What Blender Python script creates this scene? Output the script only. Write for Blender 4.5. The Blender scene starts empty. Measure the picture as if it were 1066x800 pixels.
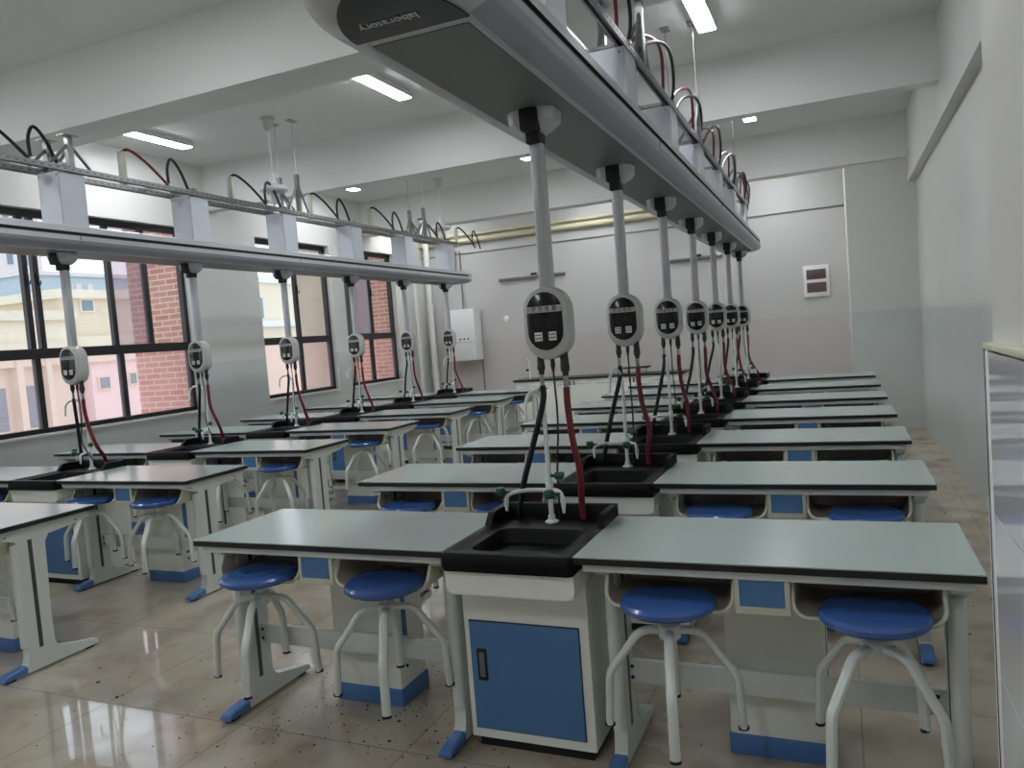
import bpy, bmesh, math, random
from mathutils import Vector, Matrix
random.seed(7)
SC = bpy.context.scene
COL = SC.collection
PI = math.pi

# ------------------------------------------------------------------ materials
def lin(c):
    return tuple(((v / 251.0) / 12.92 if v / 255.0 <= 0.04045 else ((v / 255.0 + 0.055) / 1.055) ** 2.4) for v in c)

MATS = {}
def mat(name, rgb, rough=0.5, metal=0.0, var=0.05, scale=6.0, spec=0.5, bump=0.0, coat=0.0):
    """Principled material whose colour is gently broken up by a noise texture (procedural)."""
    m = bpy.data.materials.new(name); m.use_nodes = True
    nt = m.node_tree; N = nt.nodes; L = nt.links
    b = N['Principled BSDF']
    c = lin(rgb)
    tc = N.new('ShaderNodeTexCoord'); nz = N.new('ShaderNodeTexNoise')
    nz.inputs['Scale'].default_value = scale; nz.inputs['Detail'].default_value = 4
    L.new(tc.outputs['Object'], nz.inputs['Vector'])
    rp = N.new('ShaderNodeValToRGB')
    rp.color_ramp.elements[0].position = 0.3; rp.color_ramp.elements[1].position = 0.7
    rp.color_ramp.elements[0].color = tuple(max(0, v * (1 - var)) for v in c) + (1,)
    rp.color_ramp.elements[1].color = tuple(min(1, v * (1 + var)) for v in c) + (1,)
    L.new(nz.outputs['Fac'], rp.inputs['Fac']); L.new(rp.outputs['Color'], b.inputs['Base Color'])
    b.inputs['Roughness'].default_value = rough; b.inputs['Metallic'].default_value = metal
    b.inputs['Specular IOR Level'].default_value = spec
    b.inputs['Coat Weight'].default_value = coat
    if bump:
        bp = N.new('ShaderNodeBump'); bp.inputs['Strength'].default_value = bump; bp.inputs['Distance'].default_value = 0.01
        L.new(nz.outputs['Fac'], bp.inputs['Height']); L.new(bp.outputs['Normal'], b.inputs['Normal'])
    MATS[name] = m
    return m

def emis(name, rgb, strength):
    m = bpy.data.materials.new(name); m.use_nodes = True
    nt = m.node_tree; N = nt.nodes
    N.remove(N['Principled BSDF'])
    e = N.new('ShaderNodeEmission'); e.inputs['Color'].default_value = lin(rgb) + (1,); e.inputs['Strength'].default_value = strength
    nt.links.new(e.outputs[0], N['Material Output'].inputs['Surface'])
    MATS[name] = m; return m

def glass(name, rgb, gloss=0.06, haze=0.0, hazecol=(255, 255, 255)):
    m = bpy.data.materials.new(name); m.use_nodes = True
    nt = m.node_tree; N = nt.nodes; L = nt.links
    N.remove(N['Principled BSDF'])
    t = N.new('ShaderNodeBsdfTransparent'); t.inputs['Color'].default_value = lin(rgb) + (1,)
    g = N.new('ShaderNodeBsdfGlossy'); g.inputs['Roughness'].default_value = 0.02
    mx = N.new('ShaderNodeMixShader'); mx.inputs[0].default_value = gloss
    L.new(t.outputs[0], mx.inputs[1]); L.new(g.outputs[0], mx.inputs[2])
    out = mx
    if haze:
        d = N.new('ShaderNodeBsdfTranslucent'); d.inputs['Color'].default_value = lin(hazecol) + (1,)
        m2 = N.new('ShaderNodeMixShader'); m2.inputs[0].default_value = haze
        L.new(mx.outputs[0], m2.inputs[1]); L.new(d.outputs[0], m2.inputs[2]); out = m2
    L.new(out.outputs[0], N['Material Output'].inputs['Surface'])
    MATS[name] = m; return m

M = dict(
    wall=mat('wall_paint', (214, 213, 209), 0.75, var=0.02, scale=1.5),
    ceil=mat('ceiling_paint', (224, 225, 222), 0.8, var=0.025, scale=0.8),
    dado=mat('dado_paint', (198, 203, 200), 0.35, var=0.03, scale=2.0),
    dadofar=mat('pinkish_light_adjusted_dado', (182, 178, 175), 0.5, var=0.02, scale=2.0),  # pinkish far-end copy of the dado paint, light level put into its colour
    wallfar=mat('light_adjusted_wall_paint', (186, 185, 183), 0.75, var=0.015, scale=1.0),  # far-end copy of the wall paint; its tone stands in for the light there
    yellow=mat('aged_pipe_paint', (196, 190, 160), 0.5, var=0.05),
    top=mat('pale_green_laminate', (166, 180, 175), 0.18, var=0.015, scale=3.0, spec=1.0),
    black_edge=mat('black_phenolic_edge', (22, 24, 26), 0.35, var=0.1),
    frame=mat('powder_coated_frame', (208, 214, 208), 0.4, var=0.02),
    cream=mat('cream_plastic', (206, 206, 188), 0.4, var=0.03),
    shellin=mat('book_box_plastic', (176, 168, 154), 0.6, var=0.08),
    blue=mat('blue_panel', (76, 118, 166), 0.4, var=0.04),
    seat=mat('blue_seat_plastic', (52, 86, 146), 0.22, var=0.05, scale=30, coat=0.3),
    bluecap=mat('blue_foot_plastic', (74, 114, 170), 0.4, var=0.05),
    body=mat('white_cabinet_plastic', (230, 234, 225), 0.42, var=0.02),
    rubber=mat('black_rubber', (18, 18, 20), 0.6, var=0.1),
    sink=mat('black_sink_resin', (7, 7, 8), 0.5, var=0.2, scale=12, spec=0.18),
    grey=mat('dark_grey_slot', (62, 72, 72), 0.5, var=0.1),
    alu=mat('satin_aluminium', (186, 188, 192), 0.38, metal=0.35, var=0.02),
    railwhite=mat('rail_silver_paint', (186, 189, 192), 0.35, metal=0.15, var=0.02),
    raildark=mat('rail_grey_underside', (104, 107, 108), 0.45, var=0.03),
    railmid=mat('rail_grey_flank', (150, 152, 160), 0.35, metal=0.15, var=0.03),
    galv=mat('galvanised_steel', (150, 152, 152), 0.3, metal=0.85, var=0.12, scale=25),
    slot=mat('shadowed_slot', (92, 94, 94), 0.6, var=0.1),
    box=mat('white_riser_sheet', (208, 212, 220), 0.3, var=0.02),
    pod=mat('grey_pod_plastic', (184, 184, 180), 0.4, var=0.03),
    podface=mat('black_pod_face', (20, 18, 22), 0.15, var=0.15),
    strip=mat('silver_label_strip', (170, 172, 170), 0.4, var=0.03),
    button=mat('white_button', (222, 224, 222), 0.4, var=0.02),
    ink=mat('black_ink', (20, 20, 22), 0.6, var=0.05),
    dimled=mat('unlit_led', (62, 68, 66), 0.4, var=0.1),
    navy=mat('navy_hose', (14, 16, 32), 0.4, var=0.15),
    black=mat('black_cable', (20, 20, 22), 0.45, var=0.1),
    red=mat('red_hose', (112, 22, 38), 0.4, var=0.08),
    connect=mat('dark_connector', (48, 48, 50), 0.4, metal=0.3, var=0.1),
    chrome=mat('plated_ferrule', (180, 180, 180), 0.25, metal=0.8, var=0.05),
    tap=mat('white_tap_enamel', (226, 230, 228), 0.3, var=0.02),
    green=mat('green_tap_knob', (18, 74, 48), 0.35, var=0.1),
    darkblue=mat('navy_name_plate', (24, 30, 42), 0.25, var=0.05),
    platetext=mat('pale_lettering', (186, 196, 200), 0.5, var=0.02),
    bronze=mat('dark_window_frame', (38, 36, 40), 0.4, var=0.1),
    sill=mat('white_window_sill', (228, 226, 220), 0.5, var=0.02),
    tile=mat('white_glazed_tile', (214, 214, 216), 0.06, var=0.02, scale=1.5, coat=0.5),
    ledge=mat('cream_tile_ledge', (222, 222, 190), 0.25, var=0.03),
    grout=mat('pale_grout', (176, 176, 176), 0.8),
    joint=mat('dark_joint', (40, 40, 40), 0.8, var=0.1),
    white=mat('white_enamel', (228, 228, 228), 0.35, var=0.015),
    burg=mat('dark_fuse_window', (92, 72, 76), 0.3, var=0.15, scale=20),
    steel=mat('grey_steel', (120, 118, 118), 0.4, metal=0.5, var=0.06),
    bcream=mat('cream_render', (228, 218, 198), 0.85, var=0.04, scale=0.6),
    bbeige=mat('beige_render', (220, 206, 184), 0.85, var=0.04, scale=0.6),
    bpink=mat('pink_render', (240, 220, 216), 0.85, var=0.05, scale=0.5),
    broof=mat('blue_grey_roof', (150, 158, 174), 0.7, var=0.06, scale=1),
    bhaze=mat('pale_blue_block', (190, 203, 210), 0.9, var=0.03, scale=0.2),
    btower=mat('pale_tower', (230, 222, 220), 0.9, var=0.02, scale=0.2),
    bglass=mat('building_glass', (120, 138, 150), 0.2, var=0.1, scale=1),
    ground=mat('courtyard_paving', (150, 146, 138), 0.9, var=0.06, scale=0.5),
    chip=mat('floor_grit', (42, 38, 34), 0.9, var=0.3, scale=60),
    tube=emis('lit_tube_diffuser', (246, 250, 255), 51.0),
    glass=glass('clear_glass', (250, 252, 252), 0.05),
    film=glass('filmed_glass', (252, 244, 245), 0.05, 0.08, (255, 244, 245)),
    greymesh=glass('grey_screen_glass', (206, 208, 214), 0.04, 0.30, (225, 225, 232)),
    mesh=glass('insect_screen_glass', (222, 216, 220), 0.04, 0.10, (230, 224, 228)),
)

def brick_material():
    m = bpy.data.materials.new('red_brick'); m.use_nodes = True
    nt = m.node_tree; N = nt.nodes; L = nt.links; b = N['Principled BSDF']
    tc = N.new('ShaderNodeTexCoord'); mp = N.new('ShaderNodeMapping')
    mp.inputs['Rotation'].default_value = (PI / 2, 0, 0)
    br = N.new('ShaderNodeTexBrick')
    br.inputs['Color1'].default_value = lin((200, 134, 116)) + (1,); br.inputs['Color2'].default_value = lin((216, 156, 138)) + (1,)
    br.inputs['Mortar'].default_value = lin((232, 204, 190)) + (1,)
    br.inputs['Scale'].default_value = 1.0; br.inputs['Mortar Size'].default_value = 0.010
    br.inputs['Brick Width'].default_value = 0.25; br.inputs['Row Height'].default_value = 0.072
    L.new(tc.outputs['Object'], mp.inputs['Vector']); L.new(mp.outputs['Vector'], br.inputs['Vector'])
    L.new(br.outputs['Color'], b.inputs['Base Color']); b.inputs['Roughness'].default_value = 0.85
    return m
M['brick'] = brick_material()

def floor_material():
    m = bpy.data.materials.new('polished_dusty_floor_tiles'); m.use_nodes = True
    nt = m.node_tree; N = nt.nodes; L = nt.links; b = N['Principled BSDF']
    tc = N.new('ShaderNodeTexCoord')
    def noise(scale, detail=6, dist=0.0):
        n = N.new('ShaderNodeTexNoise'); n.inputs['Scale'].default_value = scale; n.inputs['Detail'].default_value = detail
        n.inputs['Distortion'].default_value = dist; L.new(tc.outputs['Object'], n.inputs['Vector']); return n
    def ramp(src, p0, c0, p1, c1):
        r = N.new('ShaderNodeValToRGB'); r.color_ramp.elements[0].position = p0; r.color_ramp.elements[1].position = p1
        r.color_ramp.elements[0].color = c0; r.color_ramp.elements[1].color = c1; L.new(src, r.inputs['Fac']); return r
    n1 = noise(0.9, 8, 0.6); n2 = noise(3.2, 9, 0.25); n3 = noise(40.0, 3)
    base = ramp(n1.outputs['Fac'], 0.35, lin((164, 153, 136)) + (1,), 0.68, lin((184, 175, 159)) + (1,))
    dirt = ramp(n2.outputs['Fac'], 0.48, (1, 1, 1, 1), 0.80, lin((196, 180, 166)) + (1,))
    mx = N.new('ShaderNodeMix'); mx.data_type = 'RGBA'; mx.blend_type = 'MULTIPLY'; mx.inputs[0].default_value = 1.0
    L.new(base.outputs['Color'], mx.inputs[6]); L.new(dirt.outputs['Color'], mx.inputs[7])
    br = N.new('ShaderNodeTexBrick'); br.offset = 0.0
    br.inputs['Color1'].default_value = (1, 1, 1, 1); br.inputs['Color2'].default_value = (0.96, 0.95, 0.94, 1)
    br.inputs['Mortar'].default_value = (0.62, 0.59, 0.56, 1); br.inputs['Scale'].default_value = 1.0
    br.inputs['Mortar Size'].default_value = 0.003; br.inputs['Brick Width'].default_value = 0.8; br.inputs['Row Height'].default_value = 0.8
    L.new(tc.outputs['Object'], br.inputs['Vector'])
    m2 = N.new('ShaderNodeMix'); m2.data_type = 'RGBA'; m2.blend_type = 'MULTIPLY'; m2.inputs[0].default_value = 1.0
    L.new(mx.outputs[2], m2.inputs[6]); L.new(br.outputs['Color'], m2.inputs[7])
    L.new(m2.outputs[2], b.inputs['Base Color'])
    # the walked-on aisle by the solid wall is dull with dust, the window side still polished
    sx = N.new('ShaderNodeSeparateXYZ'); L.new(tc.outputs['Object'], sx.inputs[0])
    mr = N.new('ShaderNodeMapRange'); mr.inputs[1].default_value = -1.8; mr.inputs[2].default_value = 0.2
    mr.inputs[3].default_value = 0.0; mr.inputs[4].default_value = 0.32
    L.new(sx.outputs[0], mr.inputs[0])
    rr = ramp(n2.outputs['Fac'], 0.4, (0.07, 0.07, 0.07, 1), 0.75, (0.26, 0.26, 0.26, 1))
    ad = N.new('ShaderNodeMath'); ad.operation = 'ADD'
    L.new(rr.outputs['Color'], ad.inputs[0]); L.new(mr.outputs[0], ad.inputs[1])
    L.new(ad.outputs[0], b.inputs['Roughness'])
    b.inputs['Specular IOR Level'].default_value = 0.5
    n4 = noise(0.7, 2); cm = ramp(n4.outputs['Fac'], 0.42, (0.15, 0.15, 0.15, 1), 0.6, (1, 1, 1, 1))
    m3 = N.new('ShaderNodeMapRange'); m3.inputs[1].default_value = -2.0; m3.inputs[2].default_value = -0.5; m3.inputs[3].default_value = 1.0; m3.inputs[4].default_value = 0.0
    L.new(sx.outputs[0], m3.inputs[0]); mm = N.new('ShaderNodeMath'); mm.operation = 'MULTIPLY'
    L.new(cm.outputs['Color'], mm.inputs[0]); L.new(m3.outputs[0], mm.inputs[1]); L.new(mm.outputs[0], b.inputs['Coat Weight'])
    b.inputs['Coat Roughness'].default_value = 0.025; b.inputs['Coat IOR'].default_value = 1.6
    bp = N.new('ShaderNodeBump'); bp.inputs['Strength'].default_value = 0.03; bp.inputs['Distance'].default_value = 0.004
    L.new(n3.outputs['Fac'], bp.inputs['Height']); L.new(bp.outputs['Normal'], b.inputs['Normal'])
    return m
M['floor'] = floor_material()

# ------------------------------------------------------------------ mesh builder
class MB:
    def __init__(s):
        s.v = []; s.f = []; s.m = []; s.mats = []; s.sm = []
    def mi(s, m):
        m = M[m] if isinstance(m, str) else m
        if m not in s.mats: s.mats.append(m)
        return s.mats.index(m)
    def add(s, vs, fs, m, smooth=True):
        o = len(s.v); k = s.mi(m)
        s.v += [tuple(v) for v in vs]
        for f in fs:
            s.f.append(tuple(i + o for i in f)); s.m.append(k); s.sm.append(smooth)
        return s
    def box(s, x0, x1, y0, y1, z0, z1, m, bev=0.0, seg=2):
        if x0 > x1: x0, x1 = x1, x0
        if y0 > y1: y0, y1 = y1, y0
        if z0 > z1: z0, z1 = z1, z0
        if bev <= 0:
            vs = [(x, y, z) for x in (x0, x1) for y in (y0, y1) for z in (z0, z1)]
            fs = [(0, 1, 3, 2), (4, 6, 7, 5), (0, 4, 5, 1), (2, 3, 7, 6), (0, 2, 6, 4), (1, 5, 7, 3)]
            return s.add(vs, fs, m, False)
        bm = bmesh.new(); bmesh.ops.create_cube(bm, size=1.0)
        for v in bm.verts:
            v.co = Vector(((x0 + x1) / 2 + v.co.x * (x1 - x0), (y0 + y1) / 2 + v.co.y * (y1 - y0), (z0 + z1) / 2 + v.co.z * (z1 - z0)))
        bmesh.ops.bevel(bm, geom=list(bm.edges), offset=min(bev, (x1 - x0) * .49, (y1 - y0) * .49, (z1 - z0) * .49), segments=seg, profile=0.5, affect='EDGES')
        bm.verts.index_update()
        s.add([v.co[:] for v in bm.verts], [[v.index for v in f.verts] for f in bm.faces], m, True)
        bm.free(); return s
    def prism(s, poly, axis, a0, a1, m, smooth=False):
        """extrude a closed 2-D outline along an axis; poly in the two other axes in x,y,z order"""
        n = len(poly)
        def P(p, a):
            return {'x': (a, p[0], p[1]), 'y': (p[0], a, p[1]), 'z': (p[0], p[1], a)}[axis]
        vs = [P(p, a0) for p in poly] + [P(p, a1) for p in poly]
        fs = [tuple(range(n)), tuple(range(2 * n - 1, n - 1, -1))] + [(i, i + n, (i + 1) % n + n, (i + 1) % n) for i in range(n)]
        return s.add(vs, fs, m, smooth)
    def tube(s, pts, r, m, seg=10, smooth_path=0, caps=True, flat=None):
        pts = [Vector(p) for p in pts]
        if smooth_path and len(pts) > 2:
            q = []
            ext = [pts[0] * 2 - pts[1]] + pts + [pts[-1] * 2 - pts[-2]]
            for i in range(1, len(ext) - 2):
                p0, p1, p2, p3 = ext[i - 1:i + 3]
                for k in range(smooth_path):
                    t = k / smooth_path
                    q.append(0.5 * ((2 * p1) + (p2 - p0) * t + (2 * p0 - 5 * p1 + 4 * p2 - p3) * t * t + (3 * p1 - p0 - 3 * p2 + p3) * t ** 3))
            q.append(pts[-1]); pts = q
        n = len(pts); vs = []; up = None
        rs = r if isinstance(r, (list, tuple)) else [r] * n
        for i, p in enumerate(pts):
            d = (pts[min(i + 1, n - 1)] - pts[max(i - 1, 0)]).normalized()
            if up is None:
                up = Vector((0, 0, 1)) if abs(d.z) < 0.9 else Vector((0, 1, 0))
            a = d.cross(up)
            if a.length < 1e-5: a = d.orthogonal()
            a.normalize(); b = a.cross(d).normalized(); up = b
            rr = rs[min(i, len(rs) - 1)]
            for k in range(seg):
                t = 2 * PI * k / seg
                fa, fb = flat if flat else (1, 1)
                vs.append(p + a * (math.cos(t) * rr * fa) + b * (math.sin(t) * rr * fb))
        fs = [(i * seg + k, i * seg + (k + 1) % seg, (i + 1) * seg + (k + 1) % seg, (i + 1) * seg + k) for i in range(n - 1) for k in range(seg)]
        if caps:
            fs.append(tuple(range(seg - 1, -1, -1))); fs.append(tuple(range((n - 1) * seg, n * seg)))
        return s.add(vs, fs, m, True)
    def lathe(s, prof, m, c=(0, 0, 0), seg=24, axis='z'):
        vs = []; fs = []
        for r, h in prof:
            for k in range(seg):
                t = 2 * PI * k / seg; a, b = r * math.cos(t), r * math.sin(t)
                p = {'z': (a, b, h), 'y': (a, h, b), 'x': (h, a, b)}[axis]
                vs.append((p[0] + c[0], p[1] + c[1], p[2] + c[2]))
        n = len(prof)
        for i in range(n - 1):
            for k in range(seg):
                fs.append((i * seg + k, i * seg + (k + 1) % seg, (i + 1) * seg + (k + 1) % seg, (i + 1) * seg + k))
        if prof[0][0] > 1e-6: fs.append(tuple(range(seg - 1, -1, -1)))
        if prof[-1][0] > 1e-6: fs.append(tuple(range((n - 1) * seg, n * seg)))
        return s.add(vs, fs, m, True)
    def loft(s, rings, m, smooth=True, caps=True, mats=None):
        n = len(rings[0]); o = [v for r in rings for v in r]
        for i in range(len(rings) - 1):
            pass
        if mats is None:
            fs = [(i * n + k, i * n + (k + 1) % n, (i + 1) * n + (k + 1) % n, (i + 1) * n + k) for i in range(len(rings) - 1) for k in range(n)]
            if caps: fs += [tuple(range(n - 1, -1, -1)), tuple(range((len(rings) - 1) * n, len(rings) * n))]
            return s.add(o, fs, m, smooth)
        off = len(s.v); s.v += [tuple(v) for v in o]
        for i in range(len(rings) - 1):
            for k in range(n):
                s.f.append((off + i * n + k, off + i * n + (k + 1) % n, off + (i + 1) * n + (k + 1) % n, off + (i + 1) * n + k))
                s.m.append(s.mi(mats[k])); s.sm.append(smooth)
        if caps:
            for f in (range(n - 1, -1, -1), range((len(rings) - 1) * n, len(rings) * n)):
                s.f.append(tuple(off + q for q in f)); s.m.append(s.mi(m)); s.sm.append(False)
        return s
    def build(s, name, parent=None, ang=35):
        me = bpy.data.meshes.new(name)
        me.from_pydata(s.v, [], s.f); me.update()
        for m in s.mats: me.materials.append(m)
        me.polygons.foreach_set('material_index', s.m)
        me.polygons.foreach_set('use_smooth', s.sm)
        bm = bmesh.new(); bm.from_mesh(me); bmesh.ops.recalc_face_normals(bm, faces=bm.faces); bm.to_mesh(me); bm.free()
        me.set_sharp_from_angle(angle=math.radians(ang))
        o = bpy.data.objects.new(name, me); COL.objects.link(o)
        if parent: o.parent = parent
        return o

def tag(o, label, cat, group=None, kind=None):
    o['label'] = label; o['category'] = cat
    if group: o['group'] = group
    if kind: o['kind'] = kind
    return o
def empty(name, loc=(0, 0, 0), rz=0.0):
    o = bpy.data.objects.new(name, None); COL.objects.link(o)
    o.empty_display_size = 0.1; o.location = loc; o.rotation_euler = (0, 0, rz); return o
def struct(mb, name, parent=None):
    o = mb.build(name, parent)
    o['kind'] = 'structure'; return o
def copy_tree(o, parent=None):
    c = o.copy(); COL.objects.link(c)
    if parent: c.parent = parent
    for ch in list(o.children):
        copy_tree(ch, c)
    return c
def text_mesh(name, body, size, m, mw, parent=None, ext=0.0006, align='CENTER'):
    cu = bpy.data.curves.new(name, 'FONT'); cu.body = body; cu.size = size; cu.extrude = ext
    cu.align_x = align; cu.align_y = 'CENTER'; cu.resolution_u = 3
    t = bpy.data.objects.new(name, cu); COL.objects.link(t)
    dg = bpy.context.evaluated_depsgraph_get()
    me = bpy.data.meshes.new_from_object(t.evaluated_get(dg))
    bpy.data.objects.remove(t); bpy.data.curves.remove(cu)
    me.transform(mw); me.materials.clear(); me.materials.append(M[m])
    o = bpy.data.objects.new(name, me); COL.objects.link(o)
    if parent: o.parent = parent
    return o

# ------------------------------------------------------------------ layout (metres; camera above the origin, y runs into the room)
L_T, D_T, S_W, P_R = 1.2, 0.571, 0.494, 1.2116
XR, Y0, ZT = 0.3349, 2.3917, 0.7903
XA, YA = -3.8808, 2.3961
XW, XE, YB, YN = -7.2, 0.93, 12.8, -5.2          # window wall, solid wall, far wall, wall behind the camera
ZC, ZB = 3.95, 3.40                                # ceiling, beam undersides
ORD = ['front', 'second', 'third', 'fourth', 'fifth', 'sixth', 'rearmost']

# ------------------------------------------------------------------ room shell
struct(MB().box(XW - .3, XE + .3, YN - .3, YB + .3, -0.15, 0.0, 'floor'), 'floor')
struct(MB().box(XW - .3, XE + .3, YN - .3, YB + .3, ZC, ZC + .15, 'ceil'), 'ceiling')

WINS = [(-2.6, 1.6), (3.62, 7.10), (8.30, 9.93), (10.25, 11.80)]     # openings in the window wall (y from, to)
SILL, HEAD, DADO = 0.955, 3.16, 1.516
def wall_left():
    mb = MB(); xo = XW - 0.16
    def pier(y0, y1, z0, z1):
        # painted dado below 1.5 m, lighter paint above
        if z0 < DADO: mb.box(xo, XW, y0, y1, z0, min(z1, DADO), 'dado')
        if z1 > DADO: mb.box(xo, XW, y0, y1, max(z0, DADO), z1, 'wall')
    y = YN - .3
    for a, b in WINS:
        pier(y, a, 0, ZC); pier(a, b, 0, SILL); pier(a, b, HEAD, ZC); y = b
    pier(y, YB + .3, 0, ZC)
    return mb
struct(wall_left(), 'wall_left')
mb = MB()
mb.box(XE, XE + .2, YN - .3, YB + .3, 0, DADO, 'dado').box(XE, XE + .2, YN - .3, YB + .3, DADO, ZC, 'wall')
struct(mb, 'wall_right')
mb = MB()
mb.box(XW, XE, YB, YB + .2, 0, DADO, 'dadofar').box(XW, XE, YB, YB + .2, DADO, ZC, 'wallfar')
struct(mb, 'wall_far')
mb = MB()
mb.box(XW, XE, YN - .2, YN, 0, DADO, 'dado').box(XW, XE, YN - .2, YN, DADO, ZC, 'wall')
struct(mb, 'wall_near')
# square column in the far right corner
mb = MB(); cx0 = 0.128
mb.box(cx0, XE, 10.95, YB, 0, DADO, 'dado').box(cx0, XE, 10.95, YB, DADO, ZC, 'wall')
struct(mb, 'wall_column')
# concrete beams
mb = MB().box(XW, XE, 4.23, 4.60, ZB, ZC, 'ceil'); struct(mb, 'trim_1')
mb = MB().box(XW, XE, 7.47, 7.63, ZB, ZC, 'ceil'); struct(mb, 'trim_2')
mb = MB().box(XW, XE, 10.90, 11.14, ZB, ZC, 'ceil'); struct(mb, 'trim_3')
mb = MB().box(XW, XE, 0.93, 1.30, ZB, ZC, 'ceil'); struct(mb, 'trim_4')
mb = MB().box(0.845, XE, YN, 10.95, 3.09, ZC, 'wall'); struct(mb, 'trim_5')
# pillar beside the camera with its glazed tile dado
mb = MB().box(0.302, XE, YN, 1.955, 0, ZC, 'wall'); struct(mb, 'wall_pillar')
mb = MB()
mb.box(0.284, 0.302, YN, 1.905, 0, 1.432, 'tile')
mb.box(0.2835, 0.302, 1.905, 1.945, 0, 1.436, 'white', .003)
mb.box(0.284, 0.302, 1.945, 1.962, 0, 1.436, 'joint')
mb.box(0.2836, 0.302, 1.962, 1.972, 0, 1.10, 'white')
for z in (0.36, 0.72, 1.08): mb.box(0.2835, 0.29, YN, 1.905, z - .0012, z + .0012, 'grout')
for k in range(5): mb.box(0.2835, 0.29, 1.45 - k * .6 - .0012, 1.45 - k * .6 + .0012, 0, 1.432, 'grout')
mb.box(0.280, 0.302, YN, 1.95, 1.436, 1.450, 'ledge', .004)
struct(mb, 'trim_6')

def window(n, y0, y1, uppers, lowers, zt=1.69, filmed=(), screens=(), smat='mesh'):
    """dark aluminium window: frame, transom at zt, mullions at the given y, panes between"""
    xg = XW - 0.12; fw = 0.055
    root = empty('window_%d' % n, (xg, (y0 + y1) / 2, SILL)); root['kind'] = 'structure'
    yc = (y0 + y1) / 2
    mb = MB(); d = 0.035
    B = lambda a, b, z0, z1, dd=d: mb.box(-dd, dd, a - yc, b - yc, z0 - SILL, z1 - SILL, 'bronze', .004, 1)
    B(y0, y0 + fw, SILL, HEAD); B(y1 - fw, y1, SILL, HEAD)
    B(y0, y1, SILL, SILL + .045); B(y0, y1, HEAD - .07, HEAD)
    B(y0, y1, zt, zt + .10, d * 1.05)
    for y in uppers: B(y - .028, y + .028, zt, HEAD, d * .9)
    for y in lowers: B(y - .03, y + .03, SILL, zt, d * .9)
    o = mb.build('frame', root); o['kind'] = 'structure'
    for zz, ys, z0, z1 in (('u', uppers, zt + .1, HEAD - .07), ('l', lowers, SILL + .045, zt)):
        e = [y0 + fw] + sorted(ys) + [y1 - fw]
        for k in range(len(e) - 1):
            a, b = e[k], e[k + 1]
            if b - a < 0.12: continue
            mm = 'film' if zz == 'l' else (smat if k in screens else 'glass')
            p = MB().box(-.003, .003, a - yc, b - yc, z0 - SILL, z1 - SILL, mm).build('pane', root)
            p['kind'] = 'structure'
    for y in uppers[:3]:
        h = MB(); h.box(.03, .05, y - yc - .012, y - yc + .012, 2.42 - SILL, 2.54 - SILL, 'rubber', .004)
        h.tube([(.05, y - yc, 2.44 - SILL), (.075, y - yc, 2.42 - SILL), (.085, y - yc, 2.46 - SILL)], .006, 'rubber', 6)
        h.build('catch', root)['kind'] = 'structure'
    # white inner sill board
    MB().box(.035, .135, y0 - yc, y1 - yc, -.03, 0.0, 'sill', .004).build('sill_board', root)['kind'] = 'structure'
window(1, *WINS[1], uppers=[4.4, 5.115, 5.225, 6.07, 6.54], lowers=[4.3, 5.14, 6.11], screens=(4,))
window(2, *WINS[2], uppers=[9.19], lowers=[9.19])
window(3, *WINS[3], uppers=[11.12], lowers=[11.06], screens=(0,), smat='greymesh')
window(4, *WINS[0], uppers=[-1.2, .2], lowers=[-1.2, .2])

# ------------------------------------------------------------------ outside
struct(MB().box(-140, XW - .3, -40, 120, -8.3, -8.0, 'ground'), 'courtyard')
def fin(y, x0, m, label):
    o = empty('building_wing', (XW - .16, y, -8.0))
    MB().box(x0 - (XW - .16), 0, 0, .75, 0, 13, m).build('wall', o)
    MB().box(x0 - (XW - .16) - .06, .0, -.04, .79, 13, 13.25, 'bcream').build('coping', o)
    return tag(o, label, 'building', 'building wings outside the windows')
fin(7.11, -8.25, 'brick', 'red brick wing outside, behind the right panes of the largest window')
fin(9.94, -7.94, 'bbeige', 'beige rendered wing outside, behind the right panes of the middle window')
fin(11.81, -8.6, 'brick', 'red brick wing outside, behind the farthest narrow window')
def block(name, x, y0, y1, z1, m, depth, label, wins, pil=(), pm='bcream', band=None, wm='bglass'):
    o = empty(name, (x, (y0 + y1) / 2, -8.0)); yc = (y0 + y1) / 2
    MB().box(-depth, 0, y0 - yc, y1 - yc, 0, z1 + 8, m).build('wall', o)
    MB().box(-depth - .15, .15, y0 - yc - .15, y1 - yc + .15, z1 + 7.85, z1 + 8.1, pm).build('roof_edge', o)
    if band: MB().box(0, .25, y0 - yc, y1 - yc, band[0] + 8, band[1] + 8, pm).build('string_course', o)
    for (a, b, c, d) in wins:
        f = MB().box(0, .06, a - yc, b - yc, c + 8, d + 8, pm).build('window', o)
        MB().box(.061, .075, a - yc + .05, b - yc - .05, c + 8.05, d + 7.95, wm).build('pane', f)
    for (a, b, c, d) in pil: MB().box(0, .3, a - yc, b - yc, c + 8, d + 8, pm).build('pilaster', o)
    return tag(o, label, 'building')
block('courtyard_block', -20, 14.9, 22, 3.75, 'bbeige', 9, 'beige block with one small window seen through the largest window',
      [(15.5, 15.95, 3.2, 3.6), (17.6, 18.2, 3.0, 3.6)], [], 'bcream', (2.05, 2.5))
block('courtyard_block', -19.5, 8.0, 14.75, 3.1, 'bcream', 9, 'lower cream block with pilasters left of the beige block outside',
      [(12.3, 12.8, 0.1, 1.3), (13.25, 13.6, .1, 1.3), (13.2, 13.6, -2.4, -.6), (12.2, 12.7, -2.4, -.6), (10.2, 10.9, .1, 1.3)],
      [(12.95, 13.12, -8, 2.0), (13.75, 13.9, -8, 2.0), (11.4, 11.6, -8, 2.0)], 'bcream', (1.75, 2.35))
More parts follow.
